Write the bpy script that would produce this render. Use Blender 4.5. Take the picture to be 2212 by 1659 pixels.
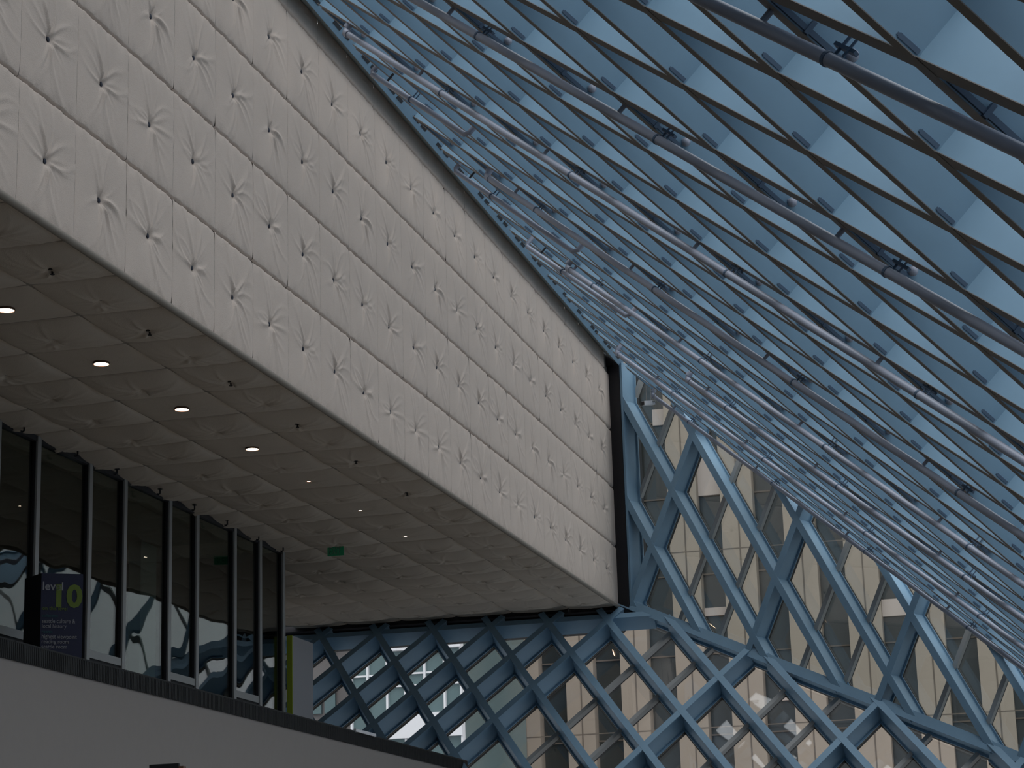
import bpy, bmesh, math, random
from mathutils import Vector, Matrix
random.seed(7)
scene = bpy.context.scene
for o in list(bpy.data.objects): bpy.data.objects.remove(o)
LIFT = 1.6                                   # eye height: everything is laid out round the eye, then lifted

# ------------------------------------------------------------------ camera
Mrot = [[0.256696, 0.237252, 0.93692], [-0.966018, 0.093343, 0.241031], [-0.030269, -0.966953, 0.253151]]
cam = bpy.data.cameras.new('camera'); camo = bpy.data.objects.new('camera', cam)
scene.collection.objects.link(camo); scene.camera = camo
camo.matrix_world = Matrix(((Mrot[0][0], -Mrot[0][1], -Mrot[0][2], 0), (Mrot[1][0], -Mrot[1][1], -Mrot[1][2], 0),
                            (Mrot[2][0], -Mrot[2][1], -Mrot[2][2], 0), (0, 0, 0, 1)))
cam.sensor_width = 36; cam.lens = 36 * 4650 / 2212; cam.clip_end = 2000; cam.clip_start = .05

# ------------------------------------------------------------------ sky and exposure
w = bpy.data.worlds.new('overcast_sky'); scene.world = w; w.use_nodes = True
nt = w.node_tree; nt.nodes.clear()
out = nt.nodes.new('ShaderNodeOutputWorld'); bg = nt.nodes.new('ShaderNodeBackground')
tc = nt.nodes.new('ShaderNodeTexCoord'); sp = nt.nodes.new('ShaderNodeSeparateXYZ'); rp = nt.nodes.new('ShaderNodeValToRGB')
rp.color_ramp.elements[0].color = (.30, .32, .345, 1); rp.color_ramp.elements[1].color = (.93, .97, 1.0, 1)
nt.links.new(tc.outputs['Generated'], sp.inputs[0]); nt.links.new(sp.outputs['Z'], rp.inputs[0])
nt.links.new(rp.outputs[0], bg.inputs[0]); bg.inputs[1].default_value = 1.0
nt.links.new(bg.outputs[0], out.inputs[0])
sun = bpy.data.lights.new('veiled_sun', 'SUN'); sun.energy = .6; sun.angle = math.radians(55); sun.color = (1, .97, .93)
suno = bpy.data.objects.new('veiled_sun', sun); scene.collection.objects.link(suno); suno.location = (-5, -12, 40)
suno.rotation_euler = Vector((.50, .12, -.86)).to_track_quat('-Z', 'Y').to_euler()
scene.view_settings.view_transform = 'Standard'; scene.view_settings.look = 'None'
scene.view_settings.gamma = 1; scene.view_settings.use_curve_mapping = False
scene.view_settings.exposure = 1.08

# ------------------------------------------------------------------ materials
def mat(name, col, rough=.6, metal=0, emit=None, estr=0, noise=0, nscale=8, bump=0, bscale=60, spec=.5):
    m = bpy.data.materials.new(name); m.use_nodes = True; t = m.node_tree; b = t.nodes['Principled BSDF']
    b.inputs['Base Color'].default_value = (*col, 1); b.inputs['Roughness'].default_value = rough
    b.inputs['Metallic'].default_value = metal; b.inputs['Specular IOR Level'].default_value = spec
    if emit: b.inputs['Emission Color'].default_value = (*emit, 1); b.inputs['Emission Strength'].default_value = estr
    g = t.nodes.new('ShaderNodeNewGeometry') if (noise or bump) else None
    if noise:
        n = t.nodes.new('ShaderNodeTexNoise'); n.inputs['Scale'].default_value = nscale; n.inputs['Detail'].default_value = 4
        t.links.new(g.outputs['Position'], n.inputs['Vector'])
        mr = t.nodes.new('ShaderNodeMapRange'); mr.inputs[3].default_value = 1 - noise; mr.inputs[4].default_value = 1 + noise
        t.links.new(n.outputs[0], mr.inputs[0])
        mx = t.nodes.new('ShaderNodeMix'); mx.data_type = 'RGBA'; mx.blend_type = 'MULTIPLY'; mx.inputs[0].default_value = 1
        mx.inputs[6].default_value = (*col, 1); t.links.new(mr.outputs[0], mx.inputs[7]); t.links.new(mx.outputs[2], b.inputs['Base Color'])
    if bump:
        n = t.nodes.new('ShaderNodeTexNoise'); n.inputs['Scale'].default_value = bscale; n.inputs['Detail'].default_value = 3
        t.links.new(g.outputs['Position'], n.inputs['Vector'])
        bp = t.nodes.new('ShaderNodeBump'); bp.inputs['Strength'].default_value = bump; bp.inputs['Distance'].default_value = .02
        t.links.new(n.outputs[0], bp.inputs['Height']); t.links.new(bp.outputs[0], b.inputs['Normal'])
    return m
def glass(name, tint, boost=1.0, wave=0, wscale=.5, rough=0.0):
    m = bpy.data.materials.new(name); m.use_nodes = True; t = m.node_tree; t.nodes.clear()
    o = t.nodes.new('ShaderNodeOutputMaterial'); mx = t.nodes.new('ShaderNodeMixShader')
    tr = t.nodes.new('ShaderNodeBsdfTransparent'); gl = t.nodes.new('ShaderNodeBsdfGlossy')
    tr.inputs[0].default_value = (*tint, 1); gl.inputs['Roughness'].default_value = rough
    ge = t.nodes.new('ShaderNodeNewGeometry'); dp = t.nodes.new('ShaderNodeVectorMath'); dp.operation = 'DOT_PRODUCT'
    t.links.new(ge.outputs['Normal'], dp.inputs[0]); t.links.new(ge.outputs['Incoming'], dp.inputs[1])
    def mth(op, a, b=None, clamp=False):
        n = t.nodes.new('ShaderNodeMath'); n.operation = op; n.use_clamp = clamp
        for k, x in enumerate((a, b)):
            if x is None: continue
            if isinstance(x, (int, float)): n.inputs[k].default_value = x
            else: t.links.new(x, n.inputs[k])
        return n.outputs[0]
    c = mth('ABSOLUTE', dp.outputs['Value']); f = mth('POWER', mth('SUBTRACT', 1.0, c, True), 5.0)
    f = mth('MULTIPLY', mth('ADD', mth('MULTIPLY', f, .96), .04), boost, True)
    t.links.new(f, mx.inputs[0])
    t.links.new(tr.outputs[0], mx.inputs[1]); t.links.new(gl.outputs[0], mx.inputs[2]); t.links.new(mx.outputs[0], o.inputs[0])
    if wave:
        g = t.nodes.new('ShaderNodeNewGeometry'); n = t.nodes.new('ShaderNodeTexNoise'); n.inputs['Scale'].default_value = wscale
        n.inputs['Detail'].default_value = 1
        bp = t.nodes.new('ShaderNodeBump'); bp.inputs['Strength'].default_value = 1; bp.inputs['Distance'].default_value = wave
        t.links.new(g.outputs['Position'], n.inputs['Vector']); t.links.new(n.outputs[0], bp.inputs['Height'])
        t.links.new(bp.outputs[0], gl.inputs['Normal'])
    return m
M_FAB = mat('quilted_cloth', (.66, .555, .48), .95, noise=.05, nscale=2.5, bump=.25, bscale=90, spec=.1)
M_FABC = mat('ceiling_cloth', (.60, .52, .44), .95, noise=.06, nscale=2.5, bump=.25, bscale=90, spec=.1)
M_BTN = mat('dark_button', (.012, .014, .03), .5)
M_HEM = mat('hem_cloth', (.30, .26, .22), .95)
M_STEEL = mat('blue_steel', (.192, .322, .44), .55, noise=.08, nscale=3)
M_FLANGE = mat('flange_taupe', (.20, .185, .175), .75, noise=.08, nscale=3)  # warmer, darker tone than the blue steel, for the sloping lattice's inner flanges
M_TAB = mat('tab_steel', (.075, .12, .185), .6)
M_PIPE = mat('pipe_paint', (.32, .345, .42), .38, noise=.05)
M_DARK = mat('black_gasket', (.012, .012, .016), .6)
M_BEAD = mat('bronze_bead', (.35, .31, .25), .4)
M_MULL = mat('thin_mullion', (.32, .32, .31), .5)
M_GUT = mat('gutter_board', (.25, .29, .30), .7)
M_WHITE = mat('white_plaster', (.27, .245, .23), .9, noise=.03)
M_CAP = mat('ribbed_charcoal_edge', (.016, .0165, .017), .8)
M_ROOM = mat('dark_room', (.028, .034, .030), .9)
M_CARPET = mat('carpet', (.21, .19, .165), .95)
M_GREY = mat('grey_metal', (.33, .33, .32), .45, metal=.2)
M_LIME = mat('lime_edge', (.30, .36, .02), .6)
M_PANEL = mat('grey_panel', (.30, .30, .315), .6)
M_PALE = mat('pale_board', (.30, .34, .31), .7)
M_TAN = mat('tan_concrete', (.315, .262, .212), .9, noise=.10, nscale=.35)
M_TANG = mat('joint_dark', (.13, .105, .085), .9)
M_WIN = mat('dark_window', (.03, .034, .034), .18)
M_BLIND = mat('pale_spandrel', (.52, .44, .40), .8)
M_BWHITE = mat('white_cladding', (.72, .72, .74), .6)
M_BTEAL = mat('teal_glazing', (.10, .155, .16), .15)
M_BGREY = mat('brown_cladding', (.15, .135, .13), .8)
M_BCREAM = mat('cream_cladding', (.34, .335, .25), .8)
M_STREET = mat('street', (.26, .25, .24), .9)
M_LAMP = mat('lamp_glow', (1, .9, .8), .5, emit=(1, .80, .62), estr=9)
M_TUBE = mat('tube_glow', (1, .8, .6), .5, emit=(1, .62, .38), estr=1.6)
M_NAVY = mat('navy_board', (.010, .013, .045), .6)
M_NEARBLACK = mat('black_board', (.008, .008, .012), .7)
M_TGREEN = mat('print_green', (.13, .19, .02), .6)
M_TWHITE = mat('print_white', (.30, .30, .32), .6)
M_TTEAL = mat('print_teal', (.02, .10, .12), .6)
M_EXIT = mat('exit_green', (.006, .05, .024), .5, emit=(.02, .25, .11), estr=.03)
M_EXITL = mat('exit_letter', (.13, .20, .16), .5)
M_BROWN = mat('brown_wood', (.12, .06, .035), .5)
G_ROOF = glass('roof_glass', (.93, .94, .95))
G_FACADE = glass('facade_glass', (.84, .865, .86), boost=2.0)
G_LOW = glass('lower_glass', (.97, .97, .97), boost=2.0, wave=.0025, wscale=.9)
G_ROOM = glass('partition_glass', (.72, .77, .74), boost=1.35, wave=.012, wscale=.7)

# ------------------------------------------------------------------ helpers
COL = scene.collection
def V(*a): return Vector(a if len(a) > 1 else a[0])
def link(name, me, parent=None, mt=None, loc=None):
    o = bpy.data.objects.new(name, me); COL.objects.link(o)
    if parent is not None: o.parent = parent
    if mt is not None and not me.materials:
        for m in (mt if isinstance(mt, (list, tuple)) else [mt]): me.materials.append(m)
    if loc is not None: o.location = loc
    return o
def tag(o, label, cat, group=None, kind=None):
    if label: o['label'] = label
    if cat: o['category'] = cat
    if group: o['group'] = group
    if kind: o['kind'] = kind
    return o
def struct(o, label, cat='structure'): o['kind'] = 'structure'; o['label'] = label; o['category'] = cat; return o
def empty(name, loc=(0, 0, 0)):
    o = bpy.data.objects.new(name, None); COL.objects.link(o); o.location = loc; o.empty_display_size = .1; return o
class MB:
    """collects boxes, prisms and tubes in one mesh"""
    def __init__(s): s.v = []; s.f = []; s.mi = []
    def add(s, vs, fs, mi=0):
        b = len(s.v); s.v += [tuple(x) for x in vs]; s.f += [tuple(b + i for i in f) for f in fs]; s.mi += [mi] * len(fs); return s
    def hexa(s, p, mi=0):        # p: 4 bottom + 4 top
        return s.add(p, [(3, 2, 1, 0), (4, 5, 6, 7), (0, 1, 5, 4), (1, 2, 6, 5), (2, 3, 7, 6), (3, 0, 4, 7)], mi)
    def box(s, a, b, mi=0):
        x0, y0, z0 = a; x1, y1, z1 = b
        return s.hexa([(x0, y0, z0), (x1, y0, z0), (x1, y1, z0), (x0, y1, z0), (x0, y0, z1), (x1, y0, z1), (x1, y1, z1), (x0, y1, z1)], mi)
    def bar(s, p, q, bdir, ndir, b0, b1, n0, n1, mi=0):
        c = [(b0, n0), (b1, n0), (b1, n1), (b0, n1)]
        A = [p + bdir * x + ndir * y for x, y in c]; B = [q + bdir * x + ndir * y for x, y in c]
        return s.hexa(A + B, mi)
    def prism(s, poly, n0, mi=0):    # poly points, offset vector
        k = len(poly); P = [V(p) for p in poly]; Q = [p + n0 for p in P]
        return s.add(P + Q, [tuple(reversed(range(k))), tuple(range(k, 2 * k))] + [(i, (i + 1) % k, (i + 1) % k + k, i + k) for i in range(k)], mi)
    def tube(s, pts, r, n=10, mi=0, cap=True):
        pts = [V(p) for p in pts]; rings = []; up = None
        for i, p in enumerate(pts):
            t = (pts[min(i + 1, len(pts) - 1)] - pts[max(i - 1, 0)]).normalized()
            if up is None: up = t.orthogonal().normalized()
            a = (up - t * up.dot(t)).normalized(); b = t.cross(a); up = a
            rr = r[i] if isinstance(r, (list, tuple)) else r
            rings.append([p + (a * math.cos(2 * math.pi * k / n) + b * math.sin(2 * math.pi * k / n)) * rr for k in range(n)])
        vs = [x for ring in rings for x in ring]; fs = []
        for i in range(len(pts) - 1):
            for k in range(n): fs.append((i * n + k, i * n + (k + 1) % n, (i + 1) * n + (k + 1) % n, (i + 1) * n + k))
        if cap: fs += [tuple(reversed(range(n))), tuple((len(pts) - 1) * n + k for k in range(n))]
        return s.add(vs, fs, mi)
    def ball(s, c, r, n=10, m=6, mi=0):
        c = V(c); pts = [c + V(0, 0, r * math.cos(math.pi * i / m)) for i in range(m + 1)]
        return s.tube(pts, [max(1e-4, r * math.sin(math.pi * i / m)) for i in range(m + 1)], n, mi)
    def mesh(s, name, smooth=False):
        me = bpy.data.meshes.new(name); me.from_pydata(s.v, [], s.f); me.polygons.foreach_set('material_index', s.mi)
        bm = bmesh.new(); bm.from_mesh(me); bmesh.ops.recalc_face_normals(bm, faces=bm.faces[:]); bm.to_mesh(me); bm.free()
        if smooth:
            me.polygons.foreach_set('use_smooth', [True] * len(me.polygons))
            try: me.set_sharp_from_angle(angle=math.radians(40))
            except Exception: pass
        me.update(); return me
    def obj(s, name, mt, parent=None, smooth=False): return link(name, s.mesh(name, smooth), parent, mt)
def text(name, body, size, mt, parent, origin, xdir, ydir, squash=1.0, bold=0.0, depth=.004):
    c = bpy.data.curves.new(name, 'FONT'); c.body = body; c.size = size; c.extrude = depth; c.offset = bold; c.resolution_u = 3
    tmp = bpy.data.objects.new('tmp', c); COL.objects.link(tmp)
    dg = bpy.context.evaluated_depsgraph_get(); me = bpy.data.meshes.new_from_object(tmp.evaluated_get(dg))
    bpy.data.objects.remove(tmp)
    xd = V(xdir).normalized(); yd = V(ydir).normalized(); zd = xd.cross(yd)
    me.transform(Matrix(((xd.x * squash, yd.x, zd.x, origin[0]), (xd.y * squash, yd.y, zd.y, origin[1]), (xd.z * squash, yd.z, zd.z, origin[2]), (0, 0, 0, 1))))
    me.materials.clear(); return link(name, me, parent, mt)

# ------------------------------------------------------------------ the three glazed lattices
LAT = {'R': (V(16.07771, 3.49941, 7.3028), V(0.75145, -0.98717, -0.93081), V(-0.73322, -0.98939, -0.93291)),
       'U': (V(47.60494, 9.10304, 8.7514), V(-0.25624, -0.58178, 1.20395), V(-0.26025, -0.59088, -1.18715)),
       'L': (V(47.62127, 17.07643, 7.22825), V(0.68282, -0.72587, 0.7615), V(-0.70171, -0.65698, -0.78257))}
OUT = {'R': V(0, -0.686, 0.7276).normalized(), 'U': V(0.9152, -0.4031, 0).normalized(), 'L': V(0.7445, 0, -0.6676).normalized()}
FA = V(47.9907, 9.9788, 7.6128); FB = V(44.1103, 1.1686, 3.2854); FD = (FB - FA).normalized()
# half-spaces (n, d): keep n.p <= d
def hs(n, p): n = V(n); return n, n.dot(V(p))
foldn = FD.cross(OUT['U']).normalized();  foldn = foldn if foldn.z < 0 else -foldn      # points down-ish in U
foldl = FD.cross(OUT['L']).normalized();  foldl = foldl if foldl.y < 0 else -foldl      # points right in L
REG = {'R': [hs((0, 1, 0), (0, 9.40, 0)), hs((0, 0, -1), (0, 0, -1.55)), hs((-1, 0, 0), (-8, 0, 0)), hs(OUT['U'], V(48.0, 10, 7.6) + OUT['U'] * .12)],
       'U': [hs((0, 1, 0), (0, 9.80, 0)), hs(foldn, FA + foldn * .09), hs(OUT['R'], V(48.6448, 10, 13.4323) + OUT['R'] * .35)],
       'L': [hs((0, 0, 1), (0, 0, 7.42)), hs(foldl, FA + foldl * .09), hs((0, 0, -1), (0, 0, -1.55)), hs((0, 1, 0), (0, 18.5, 0))]}
def clip_line(p, d, reg):
    t0, t1 = -1e3, 1e3
    for n, c in reg:
        a = n.dot(d); b = c - n.dot(p)
        if abs(a) < 1e-9:
            if b < 0: return None
        elif a > 0: t1 = min(t1, b / a)
        else: t0 = max(t0, b / a)
    return (t0, t1) if t1 - t0 > .12 else None
def clip_poly(poly, reg):
    for n, c in reg:
        res = []
        for i, p in enumerate(poly):
            q = poly[(i + 1) % len(poly)]; a, b = n.dot(p) - c, n.dot(q) - c
            if a <= 0: res.append(p)
            if (a < 0 < b) or (b < 0 < a): res.append(p + (q - p) * (a / (a - b)))
        poly = res
        if len(poly) < 3: return []
    return poly
def beam(kind, p, d, reg, parent, wid, depth, mats, web=.45, bead=True, lift=0, fth=.028):
    c = clip_line(p, d, reg)
    if not c: return None
    n = OUT[kind]; d = d.normalized() if False else d
    a, b_ = p + d * c[0] + n * lift, p + d * c[1] + n * lift
    bd = n.cross(d).normalized(); h = wid / 2; k = h * web
    m = MB()
    m.bar(a, b_, bd, n, -h, h, 0, fth, 1)
    m.bar(a, b_, bd, n, -k, k, fth, depth - .02, 0)
    m.bar(a, b_, bd, n, -h, h, depth - .02, depth, 0)
    o = m.obj('beam', mats, parent)
    if bead:
        g = MB(); g.bar(a, b_, bd, n, -h * .9, h * .9, depth, depth + .035); g.bar(a, b_, bd, n, -h * .9, h * .9, depth + .06, depth + .10)
        g.obj('gasket_or_shaded_side', M_DARK, o)
        g = MB(); g.bar(a, b_, bd, n, -h * .8, h * .8, depth + .035, depth + .06); g.obj('bead', M_BEAD, o)
    return o
def panes(kind, parent, ir, jr, off, mt):
    O, e1, e2 = LAT[kind]; n = OUT[kind]
    for i in ir:
        for j in jr:
            P = clip_poly([O + e1 * (i + a) + e2 * (j + b) for a, b in ((0, 0), (1, 0), (1, 1), (0, 1))], REG[kind])
            if len(P) < 3: continue
            ar = sum(((P[k] - P[0]).cross(P[k + 1] - P[0])).length for k in range(1, len(P) - 1))
            if ar < .05: continue
            m = MB(); m.prism([p + n * off for p in P], n * .02); m.obj('pane', mt, parent)

# roof-like sloping wall on the right
roof = empty('wall_right', (20, 2, 6)); struct(roof, 'sloping wall of deep blue steel diamonds rising overhead on the right', 'wall')
roof.location = (0, 0, 0)
O, e1, e2 = LAT['R']
for j in range(-34, 34): beam('R', O + e2 * j, e1, REG['R'], roof, .138, .52, [M_STEEL, M_FLANGE], web=.38, fth=.006, bead=False)
for i in range(-34, 34): beam('R', O + e1 * i, e2, REG['R'], roof, .138, .52, [M_STEEL, M_FLANGE], web=.38, fth=.006, bead=False, lift=.004)
P = clip_poly([O + e1 * a + e2 * b for a, b in ((-60, -60), (60, -60), (60, 60), (-60, 60))], REG['R'])
P0 = clip_poly(P, [hs((-1, 0, 0), (6, 0, 0))]); m = MB(); m.prism([p + OUT['R'] * .56 for p in P0], OUT['R'] * .02); m.obj('glazing', G_ROOF, roof)
P1 = clip_poly(P, [hs((1, 0, 0), (6, 0, 0))]); m = MB(); m.prism([p + OUT['R'] * .56 for p in P1], OUT['R'] * .1); m.obj('light_blocking_panel', M_GUT, roof)  # unseen opaque panel, added to dim the near end of the padded wall
def proj(p):
    x = [sum(Mrot[r][c] * p[r] for r in range(3)) for c in range(3)]
    return (x[0] / x[2] * 4650 + 1106, x[1] / x[2] * 4650 + 829.5, x[2]) if x[2] > 0 else (-9e9, 0, 0)
nr = OUT['R']; t1 = e1.normalized(); b1 = nr.cross(t1).normalized()
if b1.y < 0: b1 = -b1
cand = []
for i in range(-30, 30):
    for j in range(-34, 30):
        p = O + e1 * i + e2 * j; x, y, z = proj(p)
        if -80 < x < 2290 and -80 < y < 1740 and p.y < 9.4 and OUT['U'].dot(p) < 39.6: cand.append((z, i, j, p))
cand.sort(key=lambda c: c[0]); TABME = None
bs = -1 if b1.dot(V(0, 0, 0) - O) < 0 else 1
for z, i, j, p in cand[:290]:
    if TABME is None:
        m = MB(); s0 = b1 * (bs * .03)
        for k in range(1):
            m.bar(V(-t1 * .175), V(-t1 * .03), b1, nr, min(bs * .024, bs * .034), max(bs * .024, bs * .034), .030, .060)
            m.bar(V(-t1 * .187), V(-t1 * .175), b1, nr, min(bs * .024, bs * .034), max(bs * .024, bs * .034), .036, .054)
        TABME = m.mesh('tab'); TABME.materials.append(M_TAB)
    link('tab', TABME, roof, loc=p)
# perimeter strip where the sloping wall meets the padded box
SX0, SX1 = -8, 47.95
eY = 9.70; ez = lambda y: 13.4323 + .9428 * (y - 10)
m = MB(); m.hexa([(SX0, 9.71, ez(9.71) - .02), (SX1, 9.71, ez(9.71) - .02), (SX1, 10.1, ez(10.1) - .02), (SX0, 10.1, ez(10.1) - .02),
                  (SX0, 9.71, ez(9.71) + .02), (SX1, 9.71, ez(9.71) + .02), (SX1, 10.1, ez(10.1) + .02), (SX0, 10.1, ez(10.1) + .02)])
m.obj('gutter_board', M_GUT, roof)
pa, pb = V(SX0, eY, ez(eY)), V(SX1, eY, ez(eY)); dn = V(0, -.7276, -.686)
m = MB(); m.bar(pa, pb, dn, nr, -.02, .012, -.02, .5); m.obj('slotted_plate', M_STEEL, roof)
for k in range(20):
    for off, ln in ((0, .30), (.42, .26)):
        x = 25.02 + 1.305 * k + off
        if x > 47.4: continue
        m = MB(); m.bar(V(x, eY, ez(eY)), V(x + ln, eY, ez(eY)), dn, nr, .010, .018, .06, .115); m.obj('slot', M_DARK, roof)

# upright glazed end wall
wu = empty('window_1'); struct(wu, 'upright blue steel diamond glazing right of the padded box', 'window')
O, e1, e2 = LAT['U']
for i in range(-2, 12): beam('U', O + e1 * i, e2, REG['U'], wu, .15, .50, [M_STEEL, M_STEEL], web=.45)
for j in range(-9, 16):
    if j % 3 == 0: beam('U', O + e2 * j, e1, REG['U'], wu, .15, .50, [M_STEEL, M_STEEL], web=.45, lift=.004)
    else:
        c = clip_line(O + e2 * j, e1, REG['U'])
        if c:
            a, b_ = O + e2 * j + e1 * c[0], O + e2 * j + e1 * c[1]; n = OUT['U']; bd = n.cross(e1).normalized()
            m = MB(); m.bar(a, b_, bd, n, -.05, .05, .46, .57); o = m.obj('mullion', M_MULL, wu)
            m = MB(); m.bar(a, b_, bd, n, -.05, .05, .57, .605); m.obj('gasket_or_shaded_side', M_DARK, o)
panes('U', wu, range(-3, 14), range(-10, 16), .585, G_FACADE)
# post beside the padded wall and the sloping fold beam
nU = OUT['U']; aU = V(-nU.y, nU.x, 0)         # horizontal in plane, towards +Y
pp = V(48.0, 10, 0) - aU * .36
m = MB(); m.bar(V(pp.x, pp.y, 7.45), V(pp.x, pp.y, 13.2), aU, nU, -.03, .03, -.01, .50); m.bar(V(pp.x, pp.y, 7.45), V(pp.x, pp.y, 13.2), aU, nU, -.07, .07, .46, .50)
post = m.obj('post', M_STEEL, wu)
m = MB(); m.bar(V(pp.x, pp.y, 7.45), V(pp.x, pp.y, 13.2), aU, nU, -.07, .07, .50, .60); m.obj('gasket_or_shaded_side', M_DARK, post)
m = MB(); m.bar(V(pp.x, pp.y, 7.3), V(pp.x, pp.y, 13.35), aU, nU, .04, .44, -.03, .12); m.box((47.9, 9.86, 13.15), (48.5, 10.3, 13.7)); m.obj('dark_gap_filler', M_DARK, wu)  # black filler added; its colour gives the dark gap at the wall's end
navg = (OUT['U'] + OUT['L']).normalized(); fb = navg.cross(FD).normalized()
a, b_ = FA - FD * .1, FA + FD * 21
m = MB(); m.bar(a, b_, fb, navg, -.11, .11, 0, .03); m.bar(a, b_, fb, navg, -.05, .05, .03, .5); m.bar(a, b_, fb, navg, -.11, .11, .47, .5)
fo = m.obj('fold_beam', M_STEEL, wu)
m = MB(); m.bar(a, b_, fb, navg, -.11, .11, .5, .6); m.obj('gasket_or_shaded_side', M_DARK, fo)

# lower glazed wall leaning out below the fold
wl = empty('window_2'); struct(wl, 'lower leaning blue steel diamond glazing below the padded box', 'window')
O, e1, e2 = LAT['L']
for i in range(-6, 26): beam('L', O + e1 * i, e2, REG['L'], wl, .15, .50, [M_STEEL, M_STEEL], web=.45)
for j in range(-4, 34):
    if j <= 5 or (j - 5) % 3 == 0: beam('L', O + e2 * j, e1, REG['L'], wl, .15, .50, [M_STEEL, M_STEEL], web=.45, lift=.004)
    else:
        c = clip_line(O + e2 * j, e1, REG['L'])
        if c:
            a, b_ = O + e2 * j + e1 * c[0], O + e2 * j + e1 * c[1]; n = OUT['L']; bd = n.cross(e1).normalized()
            m = MB(); m.bar(a, b_, bd, n, -.05, .05, .46, .57); o = m.obj('mullion', M_MULL, wl)
            m = MB(); m.bar(a, b_, bd, n, -.05, .05, .57, .605); m.obj('gasket_or_shaded_side', M_DARK, o)
panes('L', wl, range(-8, 26), range(-6, 34), .585, G_LOW)
nL = OUT['L']; upL = V(.6676, 0, .7445)
hp = V(47.62, 0, 7.22)
for y0, y1 in ((9.12, 10.25),) + tuple((10.25 + 1.38 * k + .03, 10.25 + 1.38 * (k + 1) - .03) for k in range(6)):
    m = MB(); m.bar(V(hp.x, y0, hp.z), V(hp.x, y1, hp.z), upL, nL, -.06, .10, .03, .42)
    m.obj('head_beam', M_STEEL, wl)
m = MB(); m.box((47.95, 10.0, 7.40), (48.3, 18.5, 7.56)); m.box((48.25, 10.0, 6.95), (48.6, 18.5, 7.56)); m.obj('dark_gap_filler', M_DARK, wl)  # black filler added for the dark gap under the soffit, also hiding sky

# ------------------------------------------------------------------ padded cloth box: wall_left and ceiling
def pillow(seed, w, h, puff, dim, wr, n=60, sag=False):
    rnd = random.Random(seed); ks = []
    for k in range(24):
        th = rnd.choice([rnd.gauss(115, 22), rnd.gauss(-72, 20), rnd.gauss(15, 30), rnd.uniform(0, 360)])
        ks.append((math.radians(th), rnd.uniform(.22, .62) * w, rnd.uniform(.45, 1.25) * wr, rnd.uniform(.010, .022), rnd.uniform(-1.0, 1.0)))
    vs = []; nx = ny = n
    for b in range(ny + 1):
        for a in range(nx + 1):
            u = (a / nx - .5) * w; v = (b / ny - .5) * h
            eu = 1 - abs(2 * u / w) ** 5; ev = 1 - abs(2 * v / h) ** 7
            z = puff * ((max(1 - (2 * u / w) ** 2, 0) ** .75) * (max(1 - (2 * v / h) ** 4, 0) ** .6) if sag else (.62 + .38 * max(eu, 0) ** .6) * (max(ev, 0) ** .45))
            r = math.hypot(u, v); th = math.atan2(v, u)
            z -= dim * math.exp(-(r / .055) ** 1.5) + .45 * dim * math.exp(-(r / .22) ** 2)
            for t, L, A, sg, cv in ks:
                d = (th - t - cv * r + math.pi) % (2 * math.pi) - math.pi
                if abs(d) > 1.2: continue
                lat = r * math.sin(d); env = min(1, max(0, (r - .03) / .09)) * math.exp(-(r / L) ** 2 * 1.3)
                z += A * env * math.exp(-(lat / (sg + .04 * r)) ** 2)
            e = min(1, (w / 2 - abs(u)) / .05, (h / 2 - abs(v)) / .05)
            z += rnd.gauss(0, .0004)
            if e < .02 and sag: z -= .012
            if not sag:
                z += .006 * math.exp(-((h / 2 - abs(v)) / .09) ** 2) * math.sin(u * 17 + seed + v) + .004 * math.exp(-((h / 2 - abs(v)) / .05) ** 2) * math.sin(u * 47 + 2 * seed)
                if (h / 2 - abs(v)) < .012: z -= .02
            vs.append((u, v, z))
    fs = [(b * (nx + 1) + a, b * (nx + 1) + a + 1, (b + 1) * (nx + 1) + a + 1, (b + 1) * (nx + 1) + a) for b in range(ny) for a in range(nx)]
    return vs, fs
def pillow_mesh(name, data, T, mt):
    me = bpy.data.meshes.new(name); me.from_pydata([T(*v) for v in data[0]], [], data[1])
    me.polygons.foreach_set('use_smooth', [True] * len(me.polygons)); me.materials.append(mt); me.update(); return me
WW, WH = 1.305, 1.385; X0 = 18.78; Z0 = 7.471
wallT = lambda u, v, z: (u, -z, v)
ceilT = lambda u, v, z: (u, v, -z)
def ready(me, T):
    # make the faces look outward
    me.update()
    n = me.polygons[len(me.polygons) // 3].normal; want = V(T(0, 0, 1))
    if n.dot(want) < 0: me.flip_normals()
    return me
wall_vars = [ready(pillow_mesh('panel', pillow(s, WW - .004, WH - .012, .035, .05, .0135, n=88), wallT, M_FAB), wallT) for s in range(8)]
wall_end = [ready(pillow_mesh('panel', pillow(s + 40, .53, WH - .014, .012, .0, .0, n=30), wallT, M_FAB), wallT) for s in range(2)]
wall_top = [ready(pillow_mesh('panel', pillow(s + 60, WW - .004, .42, .028, .0, .004, n=40), wallT, M_FAB), wallT) for s in range(3)]
m = MB(); m.box((-8, 10.03, 7.50), (48.0, 10.4, 13.40)); wallL = m.obj('wall_left', M_HEM)
struct(wallL, 'pale padded cloth wall with buttons along the upper left', 'wall')
m = MB(); m.tube([(0, 0, 0), (0, -.012, 0), (0, -.018, 0)], [.030, .030, .012], 12); BTN = m.mesh('button', True); BTN.materials.append(M_BTN)
rnd = random.Random(3)
for k in range(-1, 23):
    xc = X0 + (k - .5) * WW
    if xc > 47.6: continue
    for r in range(4):
        zc = Z0 + (r + .5) * WH
        o = link('panel', rnd.choice(wall_vars), wallL, loc=(xc, 10.0, zc))
        link('button', BTN, o, loc=(0, .012, 0))
    link('panel', rnd.choice(wall_top), wallL, loc=(xc, 10.0, Z0 + 4 * WH + .21))
for r in range(4): link('panel', wall_end[r % 2], wallL, loc=(47.49 + .265 - .002, 10.0, Z0 + (r + .5) * WH))
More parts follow.
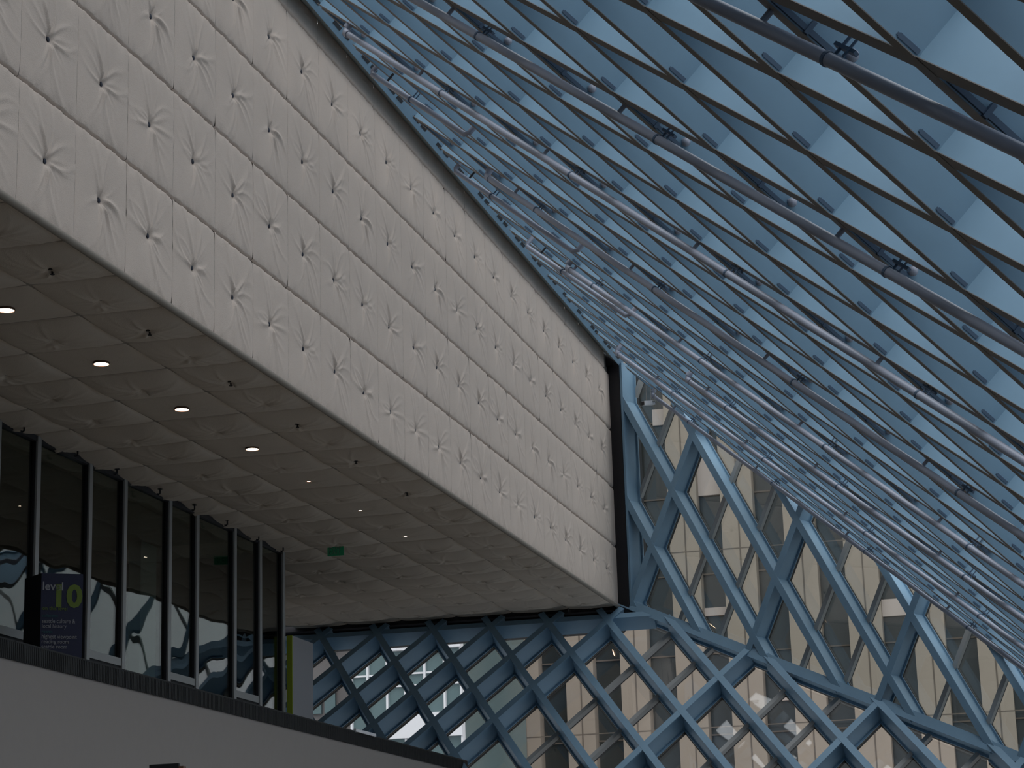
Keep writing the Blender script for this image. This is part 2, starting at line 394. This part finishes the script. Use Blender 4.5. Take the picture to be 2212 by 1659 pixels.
m = MB(); m.tube([(-8, 9.985, Z0 - .005), (48.0, 9.985, Z0 - .005)], .045, 12); m.obj('hem', M_HEM, wallL, True)

CW, CH = 1.305, 1.335
ceil_vars = [ready(pillow_mesh('panel', pillow(s + 100, CW - .004, CH - .004, .105, .036, .015, sag=True), ceilT, M_FABC), ceilT) for s in range(7)]
m = MB(); m.box((-8, 10.05, 7.50), (47.75, 19.5, 7.58)); ceil = m.obj('ceiling', M_HEM)
struct(ceil, 'padded cloth soffit with downlights under the box', 'ceiling')
lamp_vars = [ready(pillow_mesh('panel', pillow(s + 130, CW - .004, CH - .004, .06, d, .004, sag=True), ceilT, M_FABC), ceilT) for s, d in ((0, .0), (1, .02))]
LAMPS = [(21.97, 11.76), (24.54, 11.76), (27.13, 11.76), (29.79, 11.76), (32.41, 11.78), (35.01, 11.80), (37.69, 11.82)]
HEADS = [(20.80, 10.58), (23.41, 10.58), (26.03, 10.58), (28.58, 10.58), (31.19, 10.58), (33.83, 10.58)]
m = MB(); m.tube([(0, 0, 0), (0, 0, -.012), (0, 0, -.018)], [.028, .028, .012], 12); CBTN = m.mesh('button', True); CBTN.materials.append(M_BTN)
for k in range(0, 23):
    xc = X0 + (k - .5) * CW
    if xc > 47.6: continue
    for r in range(6):
        yc = 9.835 + (r + .5) * CH
        if r >= 4 and xc < 37: continue
        hh = CH
        li = [q for q, (a, b) in enumerate(LAMPS) if abs(xc - a) < .6 and abs(yc - b) < .6 and r == 1]
        o = link('panel', lamp_vars[0 if li[0] < 4 else 1] if li else rnd.choice(ceil_vars), ceil, loc=(xc, yc if r else 10.585, Z0 + .03))
        if r == 0: o.scale = (1, 1.16 / CH, 1)
        near = any(abs(xc - a) < .5 and abs(o.location.y - b) < .5 for a, b in LAMPS + HEADS)
        if not near: link('button', CBTN, o, loc=(0, 0, -.046))

ceil_end = ready(pillow_mesh('panel', pillow(150, .50, CH - .004, .05, 0, .01, n=30, sag=True), ceilT, M_FABC), ceilT)
for r in range(6):
    o = link('panel', ceil_end, ceil, loc=(47.49 + .25, 9.835 + (r + .5) * CH if r else 10.585, Z0 + .03))
    if r == 0: o.scale = (1, 1.16 / CH, 1)
# ------------------------------------------------------------------ floors, parapet, partition, room behind
m = MB(); m.box((-8, -6.5, -1.8), (46, 22, -1.6)); struct(m.obj('floor', M_CARPET), 'carpeted floor of the reading room', 'floor')
m = MB(); m.box((-8.3, -6.5, -1.8), (-8, 22, 13.4)); struct(m.obj('wall_back', M_CARPET), 'wall behind the viewer', 'wall')
m = MB(); m.box((-8, 12.82, -1.6), (44.6, 13.0, 3.66)); wp = m.obj('wall_front', M_WHITE)
struct(wp, 'plain white balcony wall below the dark ribbed edge', 'wall')
capo = empty('trim_1'); struct(capo, 'dark ribbed edge strip on top of the white balcony wall', 'trim')
x = -8.0; seam = 24.9
xs = [8.0] + [20.6 + 1.9 * k for k in range(13)] + [44.9]
for a, b_ in zip(xs[:-1], xs[1:]):
    m = MB(); m.box((a + .006, 12.80, 3.655), (b_ - .006, 12.99, 3.885)); m.box((a + .004, 12.795, 3.885), (b_ - .004, 13.02, 3.905))
    n = int((b_ - a) / .05)
    if a > 15:
        for k in range(n): m.box((a + .015 + k * (b_ - a) / n, 12.793, 3.66), (a + .015 + k * (b_ - a) / n + .025, 12.80, 3.88))
    m.obj('cap_panel', M_CAP, capo)
m = MB(); m.box((-8, 13.0, 3.6), (44.6, 22, 3.86)); m.obj('floor_upper', M_CARPET); struct(bpy.data.objects['floor_upper'], 'upper walkway floor behind the balcony wall', 'floor')
bpy.data.objects['floor_upper'].name = 'floor'
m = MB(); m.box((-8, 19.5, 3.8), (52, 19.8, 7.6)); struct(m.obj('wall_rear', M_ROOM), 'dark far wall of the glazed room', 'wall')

gp = empty('window_3'); struct(gp, 'glass partition with slim grey uprights under the soffit', 'window')
MX = [19.15, 20.88, 22.1, 23.83, 25.05, 26.78, 28.0, 29.73, 30.99, 32.75, 33.91, 35.62, 36.86, 38.06]
for a, b_ in zip(MX[:-1], MX[1:]):
    m = MB(); m.box((a, 14.44, 3.90), (b_, 14.456, 7.40)); m.obj('pane', G_ROOM, gp)
mm = MB(); mm.box((-.055, 14.375, 3.88), (.055, 14.50, 7.46)); ME = mm.mesh('mullion'); ME.materials.append(M_GREY)
gg = MB(); gg.box((-.075, 14.405, 3.88), (-.055, 14.50, 7.46)); GE = gg.mesh('gasket_or_shaded_side'); GE.materials.append(M_DARK)  # black strip puts the shade of the uprights' left faces into colour
for xx in MX:
    o = link('mullion', ME, gp, loc=(xx, 0, 0)); link('gasket_or_shaded_side', GE, o)
for a, b_ in ((26.78, 28.0), (29.73, 30.99), (32.75, 33.91), (35.62, 36.86)):
    m = MB(); m.box((a + .06, 14.39, 4.43), (b_ - .06, 14.48, 4.55)); o = m.obj('bottom_rail', M_GREY, gp)
    m = MB(); m.box((a + .06, 14.41, 3.9), (b_ - .06, 14.47, 4.43)); m.obj('kick_plate', M_CAP, gp)
m = MB(); m.box((8, 14.39, 7.38), (38.06, 14.50, 7.46)); m.obj('head_rail', M_DARK, gp)
m = MB(); m.box((38.06, 14.46, 3.86), (38.12, 19.5, 7.48)); m.obj('end_gasket', M_DARK, gp)
for x0, x1, nm in ((36.2, 36.9, 'leftmost'), (38.5, 39.4, 'second from the left'), (40.85, 41.42, 'third from the left'), (42.3, 43.0, 'rightmost')):
    o = empty('room_column', ((x0 + x1) / 2, 16.6, 3.86)); tag(o, 'pale greenish column in the dark room behind the glass partition, ' + nm, 'column', 'columns behind the partition')
    q = (x1 - x0) / 2
    m = MB(); m.box((-q, -.12, .12), (q, .12, 3.62)); m.obj('shaft', M_PALE, o)
    m = MB(); m.box((-q - .03, -.15, 0), (q + .03, .15, .12)); m.obj('foot', M_DARK, o)

# ------------------------------------------------------------------ things of the walkway
# floor sign
sg = empty('floor_directory_sign', (27.03, 13.8, 3.88))
tag(sg, 'navy blue box sign reading level 10 on the walkway edge by the glass partition', 'sign')
C0 = V(0, 0, 0); fd = V(.56, -.83, 0).normalized(); ld = V(.6, .8, 0); H = 1.36
A = C0; B = fd * .575; D = ld * .52; E = B + ld * .52
m = MB(); m.prism([A, B, E, D], V(0, 0, H)); m.obj('box', M_NEARBLACK, sg)
fn = V(fd.y, -fd.x, 0)
fn = fn if fn.x < 0 else -fn
m = MB(); m.prism([A + fn * .001, B + fn * .001, B + fn * .006, A + fn * .006], V(0, 0, H)); m.obj('front_board', M_NAVY, sg)
def ft(body, size, mt, x, z, sq=1.0, bold=0, nm='lettering'):
    text(nm, body, size, mt, sg, fd * x + fn * .009 + V(0, 0, z), fd, V(0, 0, 1), sq, bold)
ft('10', .43, M_TGREEN, .135, .90, 1.0, .016, 'numeral')
ft('level', .165, M_TWHITE, .012, 1.125, .98, .002)
for q in range(1): pass
ft('on this level', .075, M_TGREEN, .02, .845, .95)
ft('collection', .062, M_TTEAL, .02, .745, .9)
ft('seattle culture &', .083, M_TWHITE, .02, .665, .82)
ft('local history', .083, M_TWHITE, .02, .595, .82)
ft('rooms', .062, M_TTEAL, .02, .525, .9)
ft('highest viewpoint', .083, M_TWHITE, .02, .45, .82)
ft('reading room', .083, M_TWHITE, .02, .38, .82)
ft('seattle room', .083, M_TWHITE, .02, .31, .82)

# partition slab with a lime edge
pn = empty('partition_panel', (38.17, 14.265, 3.91)); tag(pn, 'grey upright slab with lime green edge at the far end of the glass partition', 'partition')
m = MB(); m.box((0.02, 0, 0), (1.15, .10, 1.915)); m.obj('board', M_PANEL, pn)
m = MB(); m.box((-.004, -.004, 0), (.02, .104, 1.92)); m.obj('edge_strip', M_LIME, pn)
# small white strip lying on the balcony edge
m = MB(); m.box((0, 0, 0), (1.15, .05, .055)); o = m.obj('strip_light', M_BWHITE); o.location = (37.45, 12.765, 3.885)
tag(o, 'short pale strip fitting resting on the dark balcony edge below the steel diamonds', 'light fitting')
for q in (.02, 1.09): bp_ = MB(); bp_.box((q, .01, -.012), (q + .04, .04, .0)); bp_.obj('foot', M_GREY, o)

# downlights
for n, (x, y) in enumerate(LAMPS):
    d = empty('downlight', (x, y, Z0 - .050 if n < 4 else Z0 - .009))
    where = ['nearest the left frame edge', 'second from the left frame edge', 'third from the left frame edge', 'fourth from the left frame edge',
             'fifth, partly behind a fold', 'sixth, behind a fold', 'farthest, right of the exit sign'][n]
    tag(d, 'round warm downlight in the padded soffit, ' + where, 'lamp', 'soffit downlights')
    m = MB(); ring = []
    m.tube([(0, 0, .03), (0, 0, .0), (0, 0, -.006)], [.105, .108, .098], 24, cap=False); m.obj('ring', M_BROWN, d, True)
    m = MB(); m.tube([(0, 0, .012), (0, 0, .002)], [.094, .094], 24); m.obj('lens', M_LAMP, d)
for n, (x, y) in enumerate(HEADS):
    d = empty('ceiling_sprinkler', (x, y, Z0 - .034))
    tag(d, 'small dark sprinkler with round cover in the outer soffit row, %s from the left' % ['nearest', 'second', 'third', 'fourth', 'fifth', 'sixth'][n], 'sprinkler', 'soffit sprinklers')
    m = MB(); m.tube([(0, 0, .03), (0, 0, -.004), (0, 0, -.012)], [.055, .055, .05], 14); m.obj('cover_plate', M_DARK, d)
    m = MB(); m.tube([(0, 0, -.012), (0, 0, -.05)], .012, 8); m.tube([(0, 0, -.05), (0, 0, -.056)], .026, 10); m.obj('nozzle', M_DARK, d)
for n, (x, y) in enumerate([(27.17, 14.2), (28.88, 14.2), (30.26, 14.2), (31.9, 14.2), (33.33, 14.2), (34.79, 14.2), (36.3, 14.2), (37.55, 14.2)]):
    d = empty('window_sprinkler', (x, y, Z0 - .075))
    tag(d, 'dark hook-shaped sprinkler hanging above the glass partition, %s from the left' % ['first', 'second', 'third', 'fourth', 'fifth', 'sixth', 'seventh', 'last'][n], 'sprinkler', 'sprinklers above the glass partition')
    m = MB(); m.tube([(0, 0, .04), (0, 0, -.045), (0, .02, -.06), (0, .04, -.06)], .014, 8); m.obj('stem', M_DARK, d)
    m = MB(); m.tube([(0, 0, .03), (0, 0, .02)], .04, 12); m.obj('cover_plate', M_DARK, d)
    m = MB(); m.box((-.03, .035, -.075), (.03, .043, -.045)); m.obj('deflector', M_DARK, d)
# exit sign
ex = empty('exit_sign', (37.9, 13.28, 7.33)); tag(ex, 'green EXIT sign hanging under the padded soffit', 'sign')
m = MB(); m.box((-.015, -.16, -.095), (.015, .16, .10)); m.obj('box', M_EXIT, ex)
text('lettering', 'EXIT', .20, M_EXITL, ex, (-.018, .135, -.07), (0, -1, 0), (0, 0, 1), .60, .001)
m = MB(); m.tube([(0, 0, .10), (0, 0, .17)], .03, 8); m.obj('mount', M_GREY, ex)
# security camera under the roof edge
sc = empty('security_camera', (46.85, 8.86, 11.90)); tag(sc, 'white security camera hanging on rods under the roof edge right of the padded box', 'camera')
m = MB(); m.bar(V(-.13, .1, -.03), V(.1, -.1, .02), V(.61, .79, 0), V(0, 0, 1), -.06, .06, -.05, .05); m.obj('housing', M_BWHITE, sc)
m = MB(); m.bar(V(-.14, .11, -.03), V(-.125, .098, -.03), V(.61, .79, 0), V(0, 0, 1), -.045, .045, -.04, .04); m.obj('lens', M_DARK, sc)
m = MB()
for q in (-.09, 0, .09): m.tube([(q * .5 + .05, -q - .05, .04), (q * .5 + .05, -q - .05, .42)], .008, 6)
m.obj('rod', M_GREY, sc)
m = MB(); m.box((.0, -.16, .03), (.1, .06, .05)); m.obj('bracket', M_GREY, sc)
# dark furniture top at the bottom edge of the picture
bk = empty('display_stand', (14.0, 6.17, -1.6)); tag(bk, 'tall black stand with brown side, only its top showing at the bottom frame edge', 'stand')
m = MB(); m.prism([(0, .12, 0), (0, -.10, 0), (.05, -.09, 0), (.05, .12, 0)], V(0, 0, 2.905)); m.obj('board', M_NEARBLACK, bk)
m = MB(); m.box((0.0, -.135, 0), (.05, -.101, 2.885)); m.obj('side_board', M_BROWN, bk)
m = MB(); m.box((-.12, -.2, 0), (.2, .2, .03)); m.obj('base', M_NEARBLACK, bk)

# ------------------------------------------------------------------ sprinkler pipes on the sloping wall
O, e1, e2 = LAT['R']; nin = -OUT['R']
def PR(i, j, drop=.12): return O + e1 * i + e2 * j + nin * drop
ordw = ['nearest the top right corner', 'second from the top right', 'third from the top right', 'fourth from the top right', 'fifth from the top right', 'sixth from the top right', 'seventh from the top right', 'eighth, close to the far glazing']
def lattice_end(i, j0):     # walk along j until leaving the roof region
    c = clip_line(O + e1 * i, e2, REG['R']); return c
n = 0
for k, i in enumerate((-1.84, 1.10, 4.0, 7.1, 9.98, 12.7, 15.7, 18.3)):
    c = lattice_end(i, 0)
    if not c: continue
    j0 = c[0] + (.65 if i > 2 else .2); j1 = c[1] - .3
    j0s = {4.0: -9.37, 7.1: -11.56, 9.98: -14.15, 12.7: -15.4}.get(i, j0)
    root = empty('sprinkler_pipe', PR(i, j0s)); r0 = root.location.copy()
    tag(root, 'grey sprinkler pipe sloping across the blue steel diamonds, ' + ordw[k], 'pipe', 'sprinkler pipes on the sloping wall')
    ed = e2.normalized(); rad = .043
    if i > 2:
        pts = [PR(i, j0s) - r0 + OUT['R'] * .42, PR(i, j0s) - r0 + OUT['R'] * .08, PR(i, j0s) - r0 + OUT['R'] * .02 + ed * .03, PR(i, j0s) - r0 + ed * .1, PR(i, j1) - r0]
    else: pts = [PR(i, j0s) - r0, PR(i, j1) - r0]
    m = MB(); m.tube(pts, rad, 14); m.obj('pipe', M_PIPE, root, True)
    if i > 2:
        m = MB(); m.tube([PR(i, j0s) - r0 + ed * .06, PR(i, j0s) - r0 + ed * .14], rad * 1.3, 14); m.tube([PR(i, j0s) - r0 + OUT['R'] * .06, PR(i, j0s) - r0 + OUT['R'] * .13], rad * 1.3, 14)
        m.obj('elbow_collar', M_PIPE, root, True)
    ph = .40 - (k % 2)
    jj = math.ceil((j0s + .3 - ph) / 2) * 2 + ph; cnt = 0
    while jj < j1 - .2:
        p = PR(i, jj); x, y, z = proj(p)
        if -60 < x < 2270 and -60 < y < 1720:
            q = p - r0
            m = MB(); m.tube([q - ed * .012, q + ed * .012], rad * 1.14, 14); m.tube([q + OUT['R'] * rad + ed * .03, q + OUT['R'] * .36 + ed * .03], .011, 6)
            m.tube([q + OUT['R'] * rad + ed * .10 - V(.02, 0, 0), q + OUT['R'] * .30 + ed * .10 - V(.02, 0, 0)], .009, 6)
            m.bar(q + OUT['R'] * .1 - ed * .02, q + OUT['R'] * .1 + ed * .16, ed.cross(OUT['R']), OUT['R'], -.02, .02, -.012, .012)
            m.obj('hanger', M_TAB, root)
            cnt += 1
        p = PR(i, jj - .42); x, y, z = proj(p)
        if -60 < x < 2270 and -60 < y < 1720:
            q = p - r0; sd = OUT['R']
            m = MB(); m.tube([q, q + sd * .13], .022, 8); h = m.obj('sprinkler_head', M_PIPE, root)
            m = MB(); m.tube([q + sd * .13, q + sd * .19], [.012, .020], 8); m.tube([q + sd * .19, q + sd * .20], .032, 10); m.obj('nozzle', M_DARK, h)
        jj += 2
# couplings: heavier grooved joints
# slim short pipes next to the padded box
for k, (i, ja, jb) in enumerate(((5.36, -11.1, -9.3), (8.28, -14.0, -11.6), (10.6, -15.9, -13.8))):
    root = empty('feeder_pipe', PR(i, ja)); r0 = root.location.copy(); ed = e2.normalized()
    tag(root, 'slim feeder pipe by the slotted plate beside the padded wall, %s from the top' % ['first', 'second', 'third'][k], 'pipe', 'slim feeder pipes')
    m = MB(); m.tube([PR(i, ja) - r0 + OUT['R'] * .3, PR(i, ja) - r0 + OUT['R'] * .04, PR(i, ja) - r0 + ed * .05, PR(i, jb) - r0, PR(i, jb) - r0 + ed * .06 + OUT['R'] * .06, PR(i, jb) - r0 + ed * .06 + OUT['R'] * .5], .040, 12); m.obj('pipe', M_PIPE, root, True)
    m = MB(); q = PR(i, ja + .8) - r0; m.tube([q - ed * .012, q + ed * .012], .054, 12); m.tube([q + OUT['R'] * .04, q + OUT['R'] * .34], .010, 6); m.tube([q + ed * .08 + OUT['R'] * .04, q + ed * .08 + OUT['R'] * .3], .009, 6); m.obj('hanger', M_TAB, root)
    m = MB(); q = PR(i, ja + .3) - r0; m.tube([q, q + OUT['R'] * .18], .018, 8); m.obj('sprinkler_head', M_DARK, root)
# short struts with round knobs in the cells along each pipe row
STR = None
for k, i in enumerate((-2, 1, 4, 7, 10, 13)):
    for j in range(-24, 12):
        p = O + e1 * (i + .27) + e2 * (j + .05); x, y, z = proj(p)
        if not (-60 < x < 2270 and -60 < y < 1720) or p.y > 9.2 or OUT['U'].dot(p) > 39.2 or z > 36: continue
        if STR is None:
            mm = MB(); t1 = e1.normalized(); bdd = OUT['R'].cross(t1)
            mm.bar(V(-t1 * .28), V(t1 * .28), bdd, OUT['R'], -.016, .016, .02, .055); mm.bar(V(-t1 * .015), V(t1 * .015), bdd, OUT['R'], -.024, .024, .01, .10); S1 = mm.mesh('strut'); S1.materials.append(M_TAB)
            mm = MB(); mm.ball(t1 * .30 + OUT['R'] * .10, .042); mm.tube([t1 * .30 + OUT['R'] * .10, t1 * .30 - e2 * .03 + OUT['R'] * .10], .02, 8); S2 = mm.mesh('knob', True); S2.materials.append(M_PIPE)
            STR = 1
        o = link('strut', S1, roof, loc=p); link('knob', S2, o)

# ------------------------------------------------------------------ town outside
m = MB(); m.box((60, -160, -62), (420, 200, -60)); struct(m.obj('floor', M_STREET), 'street level far below outside', 'ground')
bd = empty('office_building', (150, 0, -60)); tag(bd, 'tan concrete office tower with deep dark window bays seen through the glazing', 'building')
def bb(name, y0, y1, z0, z1, x0, x1, mt): m = MB(); m.box((x0 - 150, y0, z0 + 60), (x1 - 150, y1, z1 + 60)); return m.obj(name, mt, bd)
bb('core', -5.6, 44, -60, 75, 151.2, 175, M_WIN)
edges = [(44.3, 42.3, 1), (42.3, 40.3, 0), (40.3, 39.6, 1), (39.6, 37.3, 0)]
wins = [(44.3, 42.3), (40.3, 39.6), (37.3, 35.3), (33.3, 31.3), (29.3, 27.3), (25.2, 23.5), (21.2, 19.1), (16.9, 15.0), (12.7, 10.6), (8.5, 6.4), (4.3, 2.2), (0.1, -2.0)]

prev = 45.0
for a, b_ in wins:
    pier = bb('pier', a, prev, -60, 75, 150, 151.3, M_TAN)
    if prev - a > 1.5:
        g = a + (prev - a) * .46
        m = MB(); m.box((-.02, g - .05, 0), (.0, g + .05, 135)); m.obj('groove', M_TANG, pier)
    prev = b_
bb('pier', -6.2, prev, -60, 75, 150, 151.3, M_TAN)
for zz in (-6 + 2.85 * k for k in range(20)):
    if zz > 46: break
    if int(zz / 2.85) % 2: continue
    m = MB(); m.box((1.05, -5.6, zz + 60), (1.25, 44.3, zz + 60.10)); m.obj('transom', M_TANG, bd)
for zz in (14.4, 26.9, 39.5):
    m = MB(); m.box((-.015, -6, zz + 60), (.01, 45, zz + 60.07)); m.obj('joint', M_TANG, bd)
for y0, y1, z0, z1 in ((23.5, 25.2, 31.1, 33.85), (23.55, 25.2, 22.38, 22.95), (27.3, 28.3, 36.6, 37.8), (10.7, 12.7, 21.5, 22.7), (19.1, 20.2, 16.1, 16.9), (19.1, 21.2, 40.0, 41.5)):
    bb('blind', y0, y1, z0, z1, 150.9, 151.15, M_BLIND)
for y0, z0, y1, z1 in ((25.1, 22.0, 24.5, 21.5), (16.85, 21.7, 16.6, 21.35), (32.0, 20.4, 31.9, 20.0)):
    m = MB(); m.bar(V(.9, y0, z0 + 60), V(.9, y1, z1 + 60), V(0, .6, .8), V(1, 0, 0), -.05, .05, 0, .1); m.obj('ceiling_tube', M_TUBE, bd)
# pale glass building further left
gb = empty('glass_building', (120, 40, -60)); tag(gb, 'white framed teal glass building seen through the lower left diamonds', 'building')
def gbx(name, y0, y1, z0, z1, x0, mt, x1=None): m = MB(); m.box((x0 - 120, y0 - 40, z0 + 60), ((x1 or x0 + .5) - 120, y1 - 40, z1 + 60)); return m.obj(name, mt, gb)
gbx('body', 34.5, 41.3, -60, 30, 120.3, M_BTEAL, 135)
for z0, z1 in ((17.0, 17.95), (11.9, 13.3), (6.5, 7.9), (22, 23.2)):
    gbx('spandrel', 34.45, 39.1, z0, z1, 119.9, M_BWHITE)
for z in (14.9, 15.6, 9.9): gbx('rail', 34.45, 41.3, z, z + .10, 120.15, M_BWHITE)
for y in (34.5, 35.5, 36.7, 37.9, 39.0, 40.2, 41.2): gbx('frame', y - .06, y + .06, -10, 30, 120.05, M_BWHITE)
cb = empty('cream_building', (125, 48, -60)); tag(cb, 'dim brown and cream building at the far left of the lower diamonds', 'building')
def cbx(name, y0, y1, z0, z1, x0, mt, x1=None): m = MB(); m.box((x0 - 125, y0 - 48, z0 + 60), ((x1 or x0 + .5) - 125, y1 - 48, z1 + 60)); return m.obj(name, mt, cb)
cbx('body', 43.0, 60, -60, 34, 125.4, M_BGREY, 140)
for z in (7.0, 10.6, 14.2, 17.8, 21.4):
    for y in (44.0, 44.9, 46.1, 47.0, 48.4, 49.3, 50.6): cbx('window', y, y + .7, z, z + 1.9, 125.2, M_BCREAM if (int(z * 10 + y * 7) % 3) else M_BTEAL)

# ------------------------------------------------------------------ lift everything so the floor lies at zero
for o in list(COL.objects):
    if o.parent is None: o.location.z += LIFT
